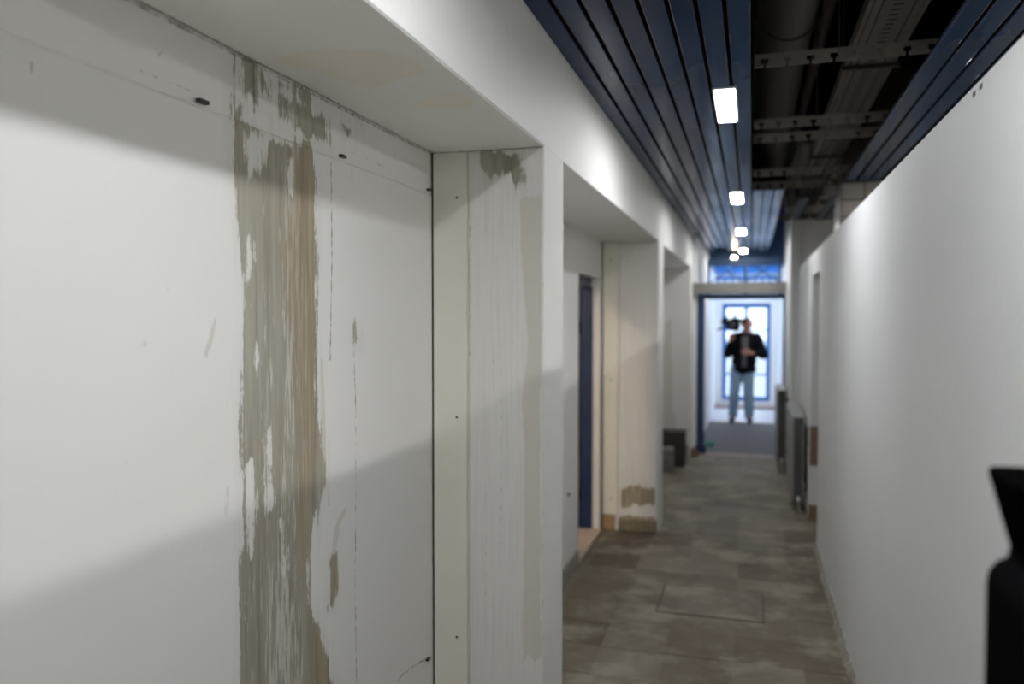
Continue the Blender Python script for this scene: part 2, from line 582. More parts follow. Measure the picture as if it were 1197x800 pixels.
# left wall: solid behind the bays, with the door opening
DY0, DY1, DZ = 5.56, 6.40, 2.07
wl = MB()
wl.box(-1.32, XW, Y0, DY0, 0, 3.6).box(-1.32, XW, DY1, YF, 0, 3.6).box(-1.32, XW, DY0, DY1, DZ, 3.6)
wall_left = wl.build('wall_left', M['paint'])
tag(wall_left, 'white corridor wall on the side of the recessed bays', kind='structure')
lintel = MB().box(XW - 0.02, XL, Y0, 10.46, ZS, 3.6).build('beam', M['paint'], wall_left, 0.004)


def px_wall(pts, axis, v):
    o = [i for i in range(3) if i != axis]
    return [tuple(on_plane(x, y, axis, v)[o]) for x, y in pts]


pw = lambda pts: px_wall(pts, 0, XB)
main = pw([(272, 60), (300, 60), (303, 120), (330, 150), (366, 168), (371, 240), (372, 300), (370, 400), (374, 500), (382, 560), (371, 605),
           (364, 650), (362, 705), (372, 730), (386, 765), (396, 830), (276, 830), (279, 740), (281, 650), (283, 560), (279, 480), (280, 440),
           (286, 350), (276, 280), (272, 235), (268, 160), (270, 110)])
stain = [('poly', main, -0.006),
         ('poly', pw([(323, 108), (338, 114), (356, 128), (380, 140), (383, 164), (362, 158), (328, 138)]), 0.004),
         ('poly', pw([(402, 146), (413, 147), (412, 160), (406, 165)]), 0.0),
         ('poly', pw([(305, 88), (312, 92), (314, 112), (307, 108)]), 0.004), ('poly', pw([(318, 95), (326, 98), (322, 118)]), 0.002),
         ('poly', pw([(352, 108), (368, 112), (366, 120), (354, 116)]), 0.003), ('poly', pw([(326, 95), (345, 101), (343, 107), (328, 102)]), 0.003),
         ('poly', pw([(420, 143), (425, 145), (423, 155)]), 0.002),
         ('poly', pw([(386, 655), (392, 652), (394, 690), (389, 706), (384, 715)]), 0.004),
         ('poly', pw([(414, 383), (419, 395), (418, 405), (413, 395)]), 0.002),
         ('cut', pw([(284, 155), (300, 150), (309, 165), (306, 196), (296, 216), (287, 216), (283, 190)]), 0),
         ('cut', pw([(287, 272), (293, 272), (296, 300), (290, 335), (286, 330)]), 0),
         ('cut', pw([(297, 398), (304, 400), (307, 425), (301, 440), (295, 425)]), 0),
         ('cut', pw([(335, 205), (342, 190), (344, 225), (338, 230)]), 0),
         ('cut', pw([(288, 545), (295, 540), (297, 650), (290, 655)]), 0),
         ('cut', pw([(310, 500), (316, 500), (318, 590), (312, 600)]), 0),
         ('cut', pw([(330, 610), (335, 605), (337, 665), (331, 672)]), 0),
         ('cut', pw([(276, 62), (285, 62), (286, 125), (278, 125)]), 0),
         ('cut', pw([(288, 100), (300, 120), (330, 145), (352, 166), (330, 166), (300, 152), (282, 140)]), 0)]
scuff = [('line', pw([(252, 375), (247, 395), (240, 414)]), 0.008), ('line', pw([(266, 572), (265, 600)]), 0.008), ('line', pw([(268, 440), (266, 475)]), 0.003),
         ('line', pw([(411, 197), (411, 236)]), 0.006), ('line', pw([(402, 598), (394, 618), (391, 640)]), 0.012), ('line', pw([(376, 420), (379, 520), (384, 590)]), 0.006),
         ('line', pw([(264, 300), (266, 420)]), -0.003), ('line', pw([(8, 372), (22, 366)]), 0.002), ('line', pw([(160, 405), (170, 402)]), 0.002)]
rust = [('poly', pw([(335, 168), (368, 172), (371, 300), (371, 420), (372, 520), (365, 560), (358, 640), (352, 700), (345, 640), (352, 520), (340, 420), (330, 300)]), 0.01),
        ('poly', pw([(362, 720), (380, 750), (395, 820), (366, 820)]), 0.01),
        ('poly', pw([(384, 650), (396, 650), (396, 700), (384, 710)]), 0.01),
        ('poly', pw([(305, 560), (320, 560), (316, 640), (308, 650)]), -0.005)]
crack = [('line', pw([(387, 190), (388, 300), (386, 420)]), 0.0042), ('line', pw([(413, 400), (416, 480), (416, 560), (415, 680), (417, 800)]), 0.003),
         ('line', pw([(165, 82), (195, 96), (228, 107)]), 0.0018), ('line', pw([(380, 166), (420, 182), (452, 196)]), 0.0015),
         ('line', pw([(504, 768), (485, 778), (470, 790), (463, 800)]), 0.004),
         ('line', pw([(186, 66), (191, 60)]), 0.003), ('line', pw([(36, 72), (37, 84)]), 0.003),
         ('line', pw([(387, 655), (391, 675), (390, 695)]), 0.003), ('line', pw([(275, 62), (274, 100), (276, 150)]), 0.004),
         ('line', pw([(297, 75), (298, 130)]), 0.006), ('line', pw([(287, 285), (288, 330)]), 0.001),
         ('line', pw([(356, 580), (358, 650)]), 0.002), ('line', pw([(283, 455), (288, 520)]), 0.002),
         ('line', [(0.9, 2.357), (2.77, 2.357)], 0.004), ('line', [(2.766, 0.0), (2.768, 2.3)], 0.001)]
panel = sheet('wall_panel', 0, XB, 0.7, 2.772, 0.0, 2.205, 0.0055, -0.03, M['stained'], wall_left,
              {'stain': stain, 'rust': rust, 'crack': crack, 'beige': scuff})
frieze = sheet('frieze_board', 0, XB - 0.002, 0.7, 2.772, 2.2052, ZS + 0.001, 0.0055, -0.028, M['stained'], wall_left,
               {'stain': stain, 'rust': rust, 'crack': crack, 'beige': scuff})
MB().box(-1.176, XB, Y0, 0.699, 0.0, 2.205).build('wall_panel', M['paint'], wall_left)
MB().box(-1.176, XB - 0.002, Y0, 0.699, 2.205, ZS).build('frieze_board', M['paint'], wall_left)
# soffit plaster of the first bay
ps = lambda pts: px_wall(pts, 2, ZS - 0.003)
sheet('soffit', 2, ZS - 0.003, XB + 0.007, XL - 0.003, 0.7, 2.779, 0.006, 0.004, M['soffit'], wall_left,
      {'beige': [('poly', ps([(315, 72), (345, 61), (380, 56), (440, 60), (490, 70), (497, 86), (470, 92), (432, 104), (405, 97), (360, 80)]), 0.0),
                 ('poly', ps([(484, 122), (505, 113), (530, 108), (555, 118), (548, 126), (515, 128)]), 0.0)],
       'crack': [('line', [(XB + 0.008, 0.7), (XB + 0.008, 2.78)], 0.005), ('line', [(XB, 2.776), (-1.02, 2.776)], 0.003)]})


def screw(parent, p, axis, r=0.006):
    q = Vector(p); e = Vector((0, 0, 0)); e[axis] = 0.004 if axis == 0 else -0.004
    return MB().tube(q - e, q + e, r, r * 0.7, 8).build('screw', M['screw'], parent)


def nail(parent, x, y, ln=0.022):
    p = on_plane(x, y, 0, XB + 0.006)
    return MB().box(p[0] - 0.004, p[0] + 0.008, p[1] - ln / 2, p[1] + ln / 2, p[2] - 0.004, p[2] + 0.004).build('nail', M['screw'], parent)


nail(panel, 236, 119, 0.03); nail(panel, 400, 183, 0.026); nail(panel, 501, 222, 0.02); nail(panel, 500, 771, 0.018)

# pillars
pp1 = lambda pts: px_wall(pts, 1, 2.78)
pp2 = lambda pts: px_wall(pts, 1, 6.47)
pillar_rows = [(-0.91, -0.58), (2.785, 3.09), (6.475, 6.85), (10.1, 10.46)]
pillars = []
for (a, b) in pillar_rows:
    p = MB().box(XW - 0.02, XL, a, b, 0, ZS + 0.002).build('pillar', M['paint'], wall_left, 0.003)
    pillars.append(p)
# pillar beside the stained bay
p1 = pillars[1]
sheet('plaster_face', 1, 2.78, -1.003, XL - 0.002, 0.0, ZS - 0.004, 0.006, 0.006, M['streaked'], p1, {
    'beige': [('poly', pp1([(606, 232), (633, 228), (633, 768), (626, 775), (618, 766), (612, 772), (611, 700), (612, 640), (613, 560), (611, 470), (616, 400), (612, 330), (608, 290)]), 0.0)],
    'stain': [('poly', pp1([(566, 178), (606, 180), (612, 205), (604, 222), (596, 212), (588, 200), (574, 205), (568, 195)]), 0.01)],
    'crack': [('line', pp1([(599, 250), (599, 380), (600, 510)]), 0.001), ('line', pp1([(568, 240), (568, 700)]), 0.0004),
              ('line', pp1([(586, 330), (586, 640)]), 0.0004), ('line', pp1([(549, 240), (549, 760)]), 0.0016),
              ('line', pp1([(576, 260), (577, 480)]), 0.0002), ('line', pp1([(634, 235), (634, 760)]), 0.0012)]})
cb = MB().box(-1.1385, -1.008, 2.771, 2.786, 0.0, ZS - 0.006).build('cover_board', M['cream'], p1, 0.0015)
tag(cb, 'cream painted cover board')
MB().box(-1.146, -1.1385, 2.776, 2.786, 0.0, ZS - 0.002).build('joint', M['joint'], p1)
for y in (231, 488, 745):
    q = on_plane(534, y, 1, 2.771); screw(cb, q, 1, 0.0055)
# second pillar with the damp foot
p2 = pillars[2]
sheet('plaster_face', 1, 6.47, -1.033, XL - 0.002, 0.0, ZS - 0.004, 0.012, 0.006, M['streaked'], p2, {
    'stain': [('poly', pp2([(726, 572), (745, 567), (766, 572), (766, 592), (758, 590), (750, 594), (740, 590), (727, 594)]), 0.0),
              ('poly', [(-1.03, 0.0), (-0.72, 0.0), (-0.72, 0.085), (-0.9, 0.10), (-1.03, 0.085)], 0.03)],
    'crack': [('poly', [(-1.03, 0.0), (-0.72, 0.0), (-0.72, 0.085), (-0.9, 0.10), (-1.03, 0.085)], 0.003)],
    'rust': [('poly', pp2([(720, 565), (770, 565), (770, 625), (720, 625)]), 0.0)]})
cb = MB().box(-1.165, -1.037, 6.46, 6.477, 0.135, ZS - 0.006).build('cover_board', M['cream'], p2, 0.0015)
MB().box(-1.165, -1.06, 6.455, 6.477, 0.0, 0.128).build('wood_block', M['wood'], p2, 0.003)
for y in (304, 445, 583):
    screw(cb, on_plane(714, y, 1, 6.46), 1, 0.007)
MB().box(-1.175, -1.165, 6.465, 6.477, 0.0, ZS - 0.002).build('joint', M['joint'], p2)
p3 = pillars[3]
pp3 = lambda pts: px_wall(pts, 1, 10.09)
sheet('plaster_face', 1, 10.09, -1.17, XL - 0.002, 0.0, ZS - 0.004, 0.015, 0.006, M['stained'], p3, {
    'beige': [('poly', pp3([(778, 380), (784, 372), (785, 480), (790, 490), (788, 505), (776, 500)]), 0.01)],
    'stain': [('poly', [(-1.17, 0.0), (-0.72, 0.0), (-0.72, 0.15), (-0.9, 0.22), (-1.17, 0.18)], 0.0)]})
# damp corner at the foot of bay two and its low base course
base_left = MB().box(XW, XW + 0.018, 3.1, 5.5, 0, 0.10).build('baseboard_left', M['rubble'], None, 0.003)
tag(base_left, 'low scuffed beige base course along the second bay', kind='structure')
nl = MB().box(XW - 0.002, XW + 0.01, 5.22, 5.26, 0.545, 0.56).build('nail', M['screw'], wall_left)
MB().box(XW - 0.002, XW + 0.008, 4.99, 5.02, 2.21, 2.225).build('nail', M['screw'], wall_left)

# door of the second bay: frame, open leaf, threshold
door1 = empty('door_1', (-1.3, 6.39, 0))
tag(door1, 'navy blue door standing open into the side room', kind='structure')


def child(mb, name, mat, root, **k):
    """mesh given in world coordinates, hung under a root that has a location"""
    o = mb.build(name, mat, root, **k)
    o.matrix_parent_inverse = Matrix.Translation(-Vector(root.location)) if root.rotation_euler.z == 0 else (Matrix.Translation(root.location) @ root.rotation_euler.to_matrix().to_4x4()).inverted()
    return o


child(MB().box(-2.13, -1.336, 6.37, 6.41, 0.024, 1.995), 'door_leaf', M['navy'], door1, bevel=0.003)
child(MB().box(-1.33, -1.25, DY0, DY1, 2.0, DZ).box(-1.33, -1.25, DY0, DY0 + 0.045, 0, 2.0).box(-1.33, -1.235, 6.385, DY1, 0, 2.0), 'door_frame', M['navy'], door1, bevel=0.002)
child(MB().box(-1.34, XW + 0.02, 5.5, DY1, -0.004, 0.022), 'threshold', M['wood_pale'], door1, bevel=0.003)
child(MB().box(-2.06, -2.04, 6.33, 6.37, 1.0, 1.02).box(-2.06, -1.94, 6.32, 6.335, 1.0, 1.02), 'door_handle', M['lampframe'], door1)
child(MB().box(-1.342, -1.328, 6.366, 6.376, 1.62, 1.72).box(-1.342, -1.328, 6.366, 6.376, 0.25, 0.35), 'hinge', M['rod'], door1)

# the side room behind that door
side = MB()
side.box(-3.4, -3.3, 2.8, 8.6, 0, 2.8).box(-3.4, -1.32, 2.8, 2.9, 0, 2.8).box(-3.4, -1.32, 8.5, 8.6, 0, 2.8).box(-3.4, -1.32, 2.8, 8.6, 2.8, 2.9)
sr = side.build('wall_side_room', M['paint'])
tag(sr, 'white walls of the side room behind the navy door', kind='structure')

# partition on the other side of the corridor, with its doorway
wr = MB()
PZ = 2.29
wr.box(XR, XR + 0.10, Y0, 6.42, 0, PZ).box(XR, XR + 0.10, 7.25, 9.05, 0, PZ).box(XR, XR + 0.10, 6.42, 7.25, 2.10, PZ)
wall_right = wr.build('wall_right', M['paint_right'], None, 0.004)
tag(wall_right, 'free-standing white partition, lower than the ceiling', kind='structure')
# bare brick at the jamb of the doorway
MB().box(XR - 0.003, XR + 0.10, 7.238, 7.262, 0.48, 0.82).build('bare_patch', M['brick'], wall_right, 0.004)
MB().box(XR - 0.006, XR + 0.10, 7.236, 7.262, 0.0, 0.14).build('bare_patch', M['brick'], wall_right, 0.004)
for (x, y) in ((1147, 92), (1139, 101)):
    q = on_plane(x, y, 0, XR)
    MB().box(q[0] - 0.0008, q[0] + 0.004, q[1] - 0.012, q[1] + 0.012, q[2] - 0.024, q[2] - 0.012).build('chip', M['block_grey'], wall_right)
# crumbled plaster along its foot: one uneven fillet
fv, ff = [], []
rnd = random.Random(3)
ys = np.arange(0.5, 6.42, 0.035)
for i, y in enumerate(ys):
    w = 0.014 + 0.016 * abs(math.sin(y * 3.1)) * rnd.random() + 0.012 * rnd.random()
    h = 0.02 + 0.035 * rnd.random() * (0.4 + 0.6 * abs(math.sin(y * 1.7)))
    fv += [(XR + 0.004, y, 0.0), (XR - w, y, 0.0), (XR - w * 0.7, y, h * 0.35), (XR - 0.003, y, h), (XR + 0.004, y, h)]
    if i:
        a = (i - 1) * 5; b = i * 5
        for k in range(5):
            k2 = (k + 1) % 5
            ff.append((a + k, a + k2, b + k2, b + k))
mb = MB(); mb.v = fv; mb.f = ff
br = mb.build('baseboard_right', M['rubble'])
tag(br, 'broken plaster edge along the foot of the partition', kind='structure')

# space behind the partition
hall = MB()
hall.box(1.85, 1.95, Y0, 9.3, 0, 3.6).box(0.40, 1.95, 9.05, 9.2, 0, 3.6)
hl = hall.build('wall_behind_partition', M['paint'])
tag(hl, 'plain walls of the space behind the partition', kind='structure')
back = MB().box(-1.35, 1.95, Y0 - 0.1, Y0, 0, 3.6).build('wall_back', M['paint'])
tag(back, 'plain wall closing the corridor behind the photographer', kind='structure')
# slim pilaster at the end of the partition and wall on to the portal
pil = MB().box(0.405, 0.44, 9.02, 9.06, 0, ZC + 0.03).box(0.455, 0.50, 9.0, 9.06, 0, ZC + 0.03).box(0.415, 0.55, 9.06, YF, 0, 3.6)
wr2 = pil.build('wall_right_far', M['paint_right'], None, 0.003)
tag(wr2, 'white wall strip and pilaster between the partition and the portal', kind='structure')

# tiled column above the partition
tc = MB().box(0.645, 1.12, 6.51, 6.95, 0, 3.6).build('tiled_column', M['joint'])
tag(tc, 'column clad in grey ceramic tiles rising behind the partition', kind='structure')
wtm = MB().box(-0.0755, 0.0755, -0.005, 0.005, -0.0595, 0.0595).mesh('tile'); wtm.materials.append(M['wtile'])
for r in range(6):
    for c in range(3):
        t = link('tile', wtm, tc, 0.002, (0.645 + 0.08 + c * 0.16, 6.506, ZC - 0.07 - r * 0.128))
wtm2 = MB().box(-0.005, 0.005, -0.07, 0.07, -0.0595, 0.0595).mesh('tile'); wtm2.materials.append(M['wtile'])
for r in range(6):
    for c in range(3):
        link('tile', wtm2, tc, 0.002, (0.641, 6.51 + 0.072 + c * 0.145, ZC - 0.07 - r * 0.128))

# ------------------------------------------------------------------ ceiling
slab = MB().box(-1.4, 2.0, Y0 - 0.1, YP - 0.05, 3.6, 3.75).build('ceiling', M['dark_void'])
tag(slab, 'dark slab above the suspended slats', kind='structure')
PITCHX = 0.0897
slat_ceiling = empty('ceiling_slats', (0, 0, ZC))
tag(slat_ceiling, 'suspended ceiling of glossy dark blue metal slats', kind='structure')


def slat(x0, y0, y1, w=None):
    w = w or PITCHX - 0.0145
    r = 0.003
    pts = [(0, 0.016), (0, r), (r * 0.3, r * 0.3), (r, 0), (w - r, 0), (w - r * 0.3, r * 0.3), (w, r), (w, 0.016), (w - 0.002, 0.016), (w - 0.002, 0.003), (0.002, 0.003), (0.002, 0.016)]
    key = (round(y0, 3), round(y1, 3))
    if key not in slat_cache:
        me = MB().profile(pts, y0, y1).mesh('slat'); me.materials.append(M['slat']); slat_cache[key] = me
    gm = ('gap', key)
    if gm not in slat_cache:
        me = MB().box(w, w + 0.0145, y0, y1, 0.005, 0.009).mesh('gap_shade_strip'); me.materials.append(M['gap']); slat_cache[gm] = me  # added strip that keeps the open slat gap black
    link('gap_shade_strip', slat_cache[gm], slat_ceiling, loc=(x0, 0, 0))
    return link('slat', slat_cache[key], slat_ceiling, loc=(x0, 0, 0))


slat_cache = {}
for i in range(8):
    end = 12.05 if i in (2, 3) else 13.3
    slat(XL + 0.002 + i * PITCHX, -3.3, end)
for i in range(3):
    slat(0.006 + i * PITCHX * 0.93, 6.74, 12.4 if i == 0 else 13.0)
for i in range(12):
    slat(0.66 + i * PITCHX, -3.3, 6.5)
slat(0.40, 7.3, 8.9); slat(0.63, 7.2, 9.0); slat(0.72, 7.2, 9.0)
# edge trims beside the fascia
trim = MB().box(XL, XL + 0.004, -3.3, 10.46, ZC + 0.014, ZC + 0.03).build('edge_trim', M['rod'], slat_ceiling)
trim.location = (0, 0, -ZC)

# comb-notched carrier rails
rail = MB()
L0, L1, RT = -0.72, 1.78, 0.055
rail.box(L0, L1, -0.003, 0.003, 0.036, RT)
x = L0
nx = []
k = 0
xs = [L0 + 0.046 + PITCHX * k for k in range(int((L1 - L0) / PITCHX))]
prev = L0
for xc in xs:
    rail.box(prev, xc - 0.015, -0.003, 0.003, 0.0, 0.036)                   # solid web between notches
    rail.box(xc - 0.015, xc - 0.006, -0.003, 0.003, 0.0, 0.016); rail.box(xc + 0.006, xc + 0.015, -0.003, 0.003, 0.0, 0.016)
    prev = xc + 0.015
rail.box(prev, L1, -0.003, 0.003, 0.0, 0.036)
rail.box(L0, L1, -0.003, 0.022, RT - 0.003, RT)
rme = rail.mesh('carrier_rail'); rme.materials.append(M['rail'])
for y in (-2.4, -1.2, 0.0, 1.15, 2.3, 3.5, 4.63, 5.0, 6.18, 6.76, 7.9, 9.0):
    link('carrier_rail', rme, slat_ceiling, loc=(0, y, 0.017))
for y in (3.5, 4.63, 6.18, 7.9):
    for xx in (-0.35, 0.33):
        h = MB().tube((xx, y, ZC + 0.06), (xx, y, 3.6), 0.004, n=6).build('hanger_rod', M['rod'], slat_ceiling)
        h.location = (0, 0, -ZC)

# flexible duct
mb = MB(); pts = []; rad = []
n = 147
for i in range(n * 2):
    y = -1.0 + i * 0.030
    pts.append((0.165 + 0.02 * math.sin(y * 0.9), y, 3.23 + 0.015 * math.sin(y * 1.7)))
    rad.append(0.140 if i % 2 else 0.117)
mb.ring_tube(pts, rad, 28)
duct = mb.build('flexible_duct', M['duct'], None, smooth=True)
tag(duct, 'corrugated flexible air duct running above the open ceiling strip', 'duct')
dc = MB()
for y in (1.2, 4.1, 6.9):
    st = MB()
    st.ring_tube([(0.165 + 0.145 * math.cos(a), y, 3.23 + 0.145 * math.sin(a)) for a in np.linspace(math.pi, 2 * math.pi, 14)], [0.006] * 14, 6)
    st.tube((0.02, y, 3.23), (0.02, y, 3.6), 0.004, n=6).tube((0.31, y, 3.23), (0.31, y, 3.6), 0.004, n=6)
    st.build('hanging_strap', M['rod'], duct)

# perforated cable tray
tx0, tw, tz = 0.44, 0.225, 3.0
cols = [0, 0.012, 0.022, 0.034, 0.046, 0.056, 0.094, 0.131, 0.169, 0.179, 0.191, 0.203, 0.213, 0.225]
holes_small = {1, 3 + 0, 9, 11}
vv, fc = [], []
y = -1.0; rows = [y]
while y < 9.0:
    rows += [y + 0.016, y + 0.028, y + 0.045, y + 0.057]; y += 0.057
for yy in rows:
    for cx in cols:
        vv.append((tx0 + cx, yy, tz))
nc = len(cols)
for r in range(len(rows) - 1):
    ph = r % 4
    for c in range(nc - 1):
        big = c == 6 and ph == 1
        small = c in (1, 4, 8, 11) and ph in (1, 3)
        if big or small: continue
        fc.append((r * nc + c, r * nc + c + 1, (r + 1) * nc + c + 1, (r + 1) * nc + c))
mb = MB(); mb.v = vv; mb.f = fc
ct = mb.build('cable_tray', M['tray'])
tag(ct, 'perforated metal cable tray hanging under the dark slab', 'cable tray')
MB().box(tx0 - 0.002, tx0, -1, 9.0, tz, tz + 0.06).build('side_rail', M['tray'], ct)
MB().box(tx0 + tw, tx0 + tw + 0.002, -1, 9.0, tz, tz + 0.06).build('side_rail', M['tray'], ct)
for y in (1.9, 4.3, 6.6, 8.6):
    MB().box(tx0 - 0.02, tx0 + tw + 0.02, y, y + 0.03, tz - 0.022, tz - 0.002).build('bracket', M['rod'], ct)
    MB().tube((tx0 - 0.012, y + 0.015, tz - 0.01), (tx0 - 0.012, y + 0.015, 3.6), 0.005, n=6).tube((tx0 + tw + 0.012, y + 0.015, tz - 0.01), (tx0 + tw + 0.012, y + 0.015, 3.6), 0.005, n=6).build('hanger_rod', M['rod'], ct)
for k, (dx, r) in enumerate(((0.05, 0.009), (0.09, 0.012), (0.15, 0.008))):
    c_ = MB().ring_tube([(tx0 + dx + 0.01 * math.sin(yy * 2.1 + k), yy, tz + r + 0.003) for yy in np.linspace(-1, 9, 40)], [r] * 40, 8).build('cable', M['rubber'], None, smooth=True)
    tag(c_, ['thin black cable lying in the cable tray beside the thicker one', 'thickest black cable lying in the cable tray', 'thin black cable lying alone on the tray side over the partition'][k], 'cable')
pipe = MB().ring_tube([(0.36, -1.0, 3.32), (0.36, 8.9, 3.32)], [0.03, 0.03], 14).build('pipe', M['rust_pipe'], None, smooth=True)
tag(pipe, 'red-brown painted pipe between the duct and the cable tray', 'pipe')
for y in (1.0, 5.2, 8.0):
    MB().tube((0.36, y, 3.34), (0.36, y, 3.6), 0.006, n=6).build('pipe_hanger', M['rod'], pipe)

# ------------------------------------------------------------------ ceiling lights


def ceiling_light(mat):
    t = empty('ceiling_light', (0, 0, 0))
    a, b, h = 0.052, 0.31, 0.009
    hs = MB().box(-a, a, -b, b, -0.003, 0.0)
    hs.build('housing', M['lampframe'], t)
    f = MB()
    f.box(-a, -a + 0.008, -b, b, -h, -0.003).box(a - 0.008, a, -b, b, -h, -0.003).box(-a + 0.008, a - 0.008, -b, -b + 0.01, -h, -0.003).box(-a + 0.008, a - 0.008, b - 0.01, b, -h, -0.003)
    f.build('frame', M['lampframe'], t)
    # shallow bowed diffuser
    d = MB(); n = 8; w = a - 0.009
    prof = [(-w + 2 * w * k / n, -0.004 - 0.002 * math.sin(math.pi * k / n)) for k in range(n + 1)] + [(w, -0.0032), (-w, -0.0032)]
    d.profile(prof, -b + 0.011, b - 0.011)
    d.build('diffuser', mat, t)
    return t


XLAMP = -0.124
first = ceiling_light(M['lamp_mid'])
for k, (y, lab) in enumerate(((4.0, 'white fluorescent light under blue slats, beside the beam over the second bay'),
                              (7.08, 'white fluorescent light under blue slats where the open ceiling strip ends'),
                              (9.85, 'white fluorescent light under blue slats just before the blue portal'),
                              (12.7, 'white fluorescent light under blue slats beyond the blue portal'),
                              (1.1, 'white fluorescent light under blue slats beside the stained bay'),
                              (-1.8, 'white fluorescent light under blue slats before the stained bay'))):
    o = first if k == 0 else (ceiling_light(M['lamp_far']) if y == 7.08 else copy_tree(dimmed_light) if y > 8 else ceiling_light(M['lamp']))
    if y == 7.08: dimmed_light = o
    o.location = (XLAMP, y, ZC)
    tag(o, lab, 'ceiling light', 'lights along the corridor slats')


def tube_light():
    t = empty('tube_light', (0, 0, 0))
    MB().box(-0.03, 0.03, -0.63, 0.63, -0.02, 0.0).box(-0.034, -0.032, -0.63, 0.63, -0.056, 0.0).box(0.032, 0.034, -0.63, 0.63, -0.056, 0.0).build('batten', M['lampframe'], t)  # outer side plates added to keep tube light off the slats and void
    MB().tube((0, -0.60, -0.042), (0, 0.60, -0.042), 0.013, n=14).build('tube', M['lamp_r'], t, smooth=True)
    for sy in (-1, 1):
        MB().box(-0.016, 0.016, sy * 0.615 - 0.014, sy * 0.615 + 0.014, -0.06, -0.02).build('lamp_holder', M['lampframe'], t)
    return t


second = tube_light()
for k, (y, lab) in enumerate(((2.2, 'bare fluorescent tube light behind the partition opposite the stained bay'), (5.2, 'bare fluorescent tube light behind the partition nearest the tiled column'),
                              (-0.8, 'bare fluorescent tube light behind the partition at the closed corridor end'))):
    o = second if k == 0 else copy_tree(second)
    o.location = (1.21, y, ZC)
    tag(o, lab, 'ceiling light', 'lights behind the partition')

q = on_plane(858, 302, 1, 12.9)
bulb = empty('hanging_bulb', (float(q[0]), 12.9, float(q[2])))
tag(bulb, 'small bare bulb hanging on a wire where slats are missing', 'lamp')
bb = bmesh.new(); bmesh.ops.create_uvsphere(bb, u_segments=14, v_segments=10, radius=0.04)
me = bpy.data.meshes.new('bulb'); bb.to_mesh(me); bb.free(); me.materials.append(M['bulb']); link('bulb', me, bulb)
MB().tube((0, 0, 0.034), (0, 0, 0.09), 0.018, n=10).build('socket', M['black'], bulb)
MB().tube((0, 0, 0.09), (0, 0, 3.6 - float(q[2])), 0.004, n=6).build('wire', M['black'], bulb)

# side-room lamp (its light falls through the navy door)
sl = empty('side_room_lamp', (-2.25, 4.1, 2.8))
tag(sl, 'round warm ceiling lamp in the side room', 'ceiling light')
MB().ring_tube([(0, 0, 0), (0, 0, -0.06), (0, 0, -0.10)], [0.06, 0.06, 0.14], 20).build('shade', M['lampframe'], sl)
M['warm'] = emit('warm_lamp', (1.0, 0.80, 0.63), 210)
MB().ring_tube([(0, 0, -0.101), (0, 0, -0.112)], [0.13, 0.10], 20).build('diffuser', M['warm'], sl)

# ------------------------------------------------------------------ blue portal with transom
portal = empty('door_2', (-0.1, YF, 0))
tag(portal, 'blue steel portal with a barred transom at the end of the corridor', kind='structure')
zr = 2.03
child(MB().box(-0.665, -0.575, YF - 0.05, YF + 0.09, 0, zr + 0.02), 'post', M['blue'], portal, bevel=0.004)
child(MB().box(0.385, 0.41, YF - 0.03, YF + 0.05, 0, zr + 0.02), 'post', M['blue'], portal, bevel=0.004)
child(MB().box(-0.69, -0.55, YF - 0.08, YF + 0.10, 0, 0.11), 'post_base', M['navy'], portal, bevel=0.006)
child(MB().box(-0.575, 0.385, YF - 0.03, YF + 0.05, zr - 0.045, zr + 0.02), 'rail', M['blue'], portal, bevel=0.004)
child(MB().box(-0.535, 0.36, YF - 0.02, YF + 0.03, 2.462, 2.50), 'rail', M['blue'], portal)
for xx in (-0.53, -0.08, 0.345):
    child(MB().box(xx - 0.014, xx + 0.014, YF - 0.02, YF + 0.03, zr + 0.02, 2.465), 'transom_bar', M['blue'], portal)
for (x0, x1) in ((-0.516, -0.094), (-0.066, 0.331)):
    m_ = (x0 + x1) / 2
    for (za, zb) in ((2.2, 2.462), (2.462, 2.2)):
        child(MB().tube((x0, YF + 0.01, za), (x1, YF + 0.01, zb), 0.007, n=6), 'brace_bar', M['blue'], portal)
beam = MB().box(-0.735, 0.425, YF - 0.17, YF - 0.032, 2.055, 2.19).build('cross_beam', M['steel_beam'], None, 0.006)
tag(beam, 'grey beam spanning the corridor in front of the blue transom', kind='structure')
MB().box(-0.735, -0.717, YF - 0.17, YF - 0.01, 2.0, 2.30).build('end_plate', M['steel_beam'], beam)

# short stretch of wall beside the portal
wp = MB()
wp.box(-0.80, -0.668, 10.47, YE, 0, 2.75).box(-0.80, -0.668, 10.47, YP - 0.05, 2.75, 3.6)
wp.box(0.50, 0.62, YF, YE, 0, 2.75).box(0.50, 0.62, YF, YP - 0.05, 2.75, 3.6)
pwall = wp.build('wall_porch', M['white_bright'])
tag(pwall, 'bright white side walls of the daylit porch', kind='structure')
bk = MB().box(-0.80, 0.62, YP - 0.1, YP, 2.60, 3.75).build('porch_bulkhead', M['blue'])
tag(bk, 'blue bulkhead where the glazed porch roof begins', kind='structure')
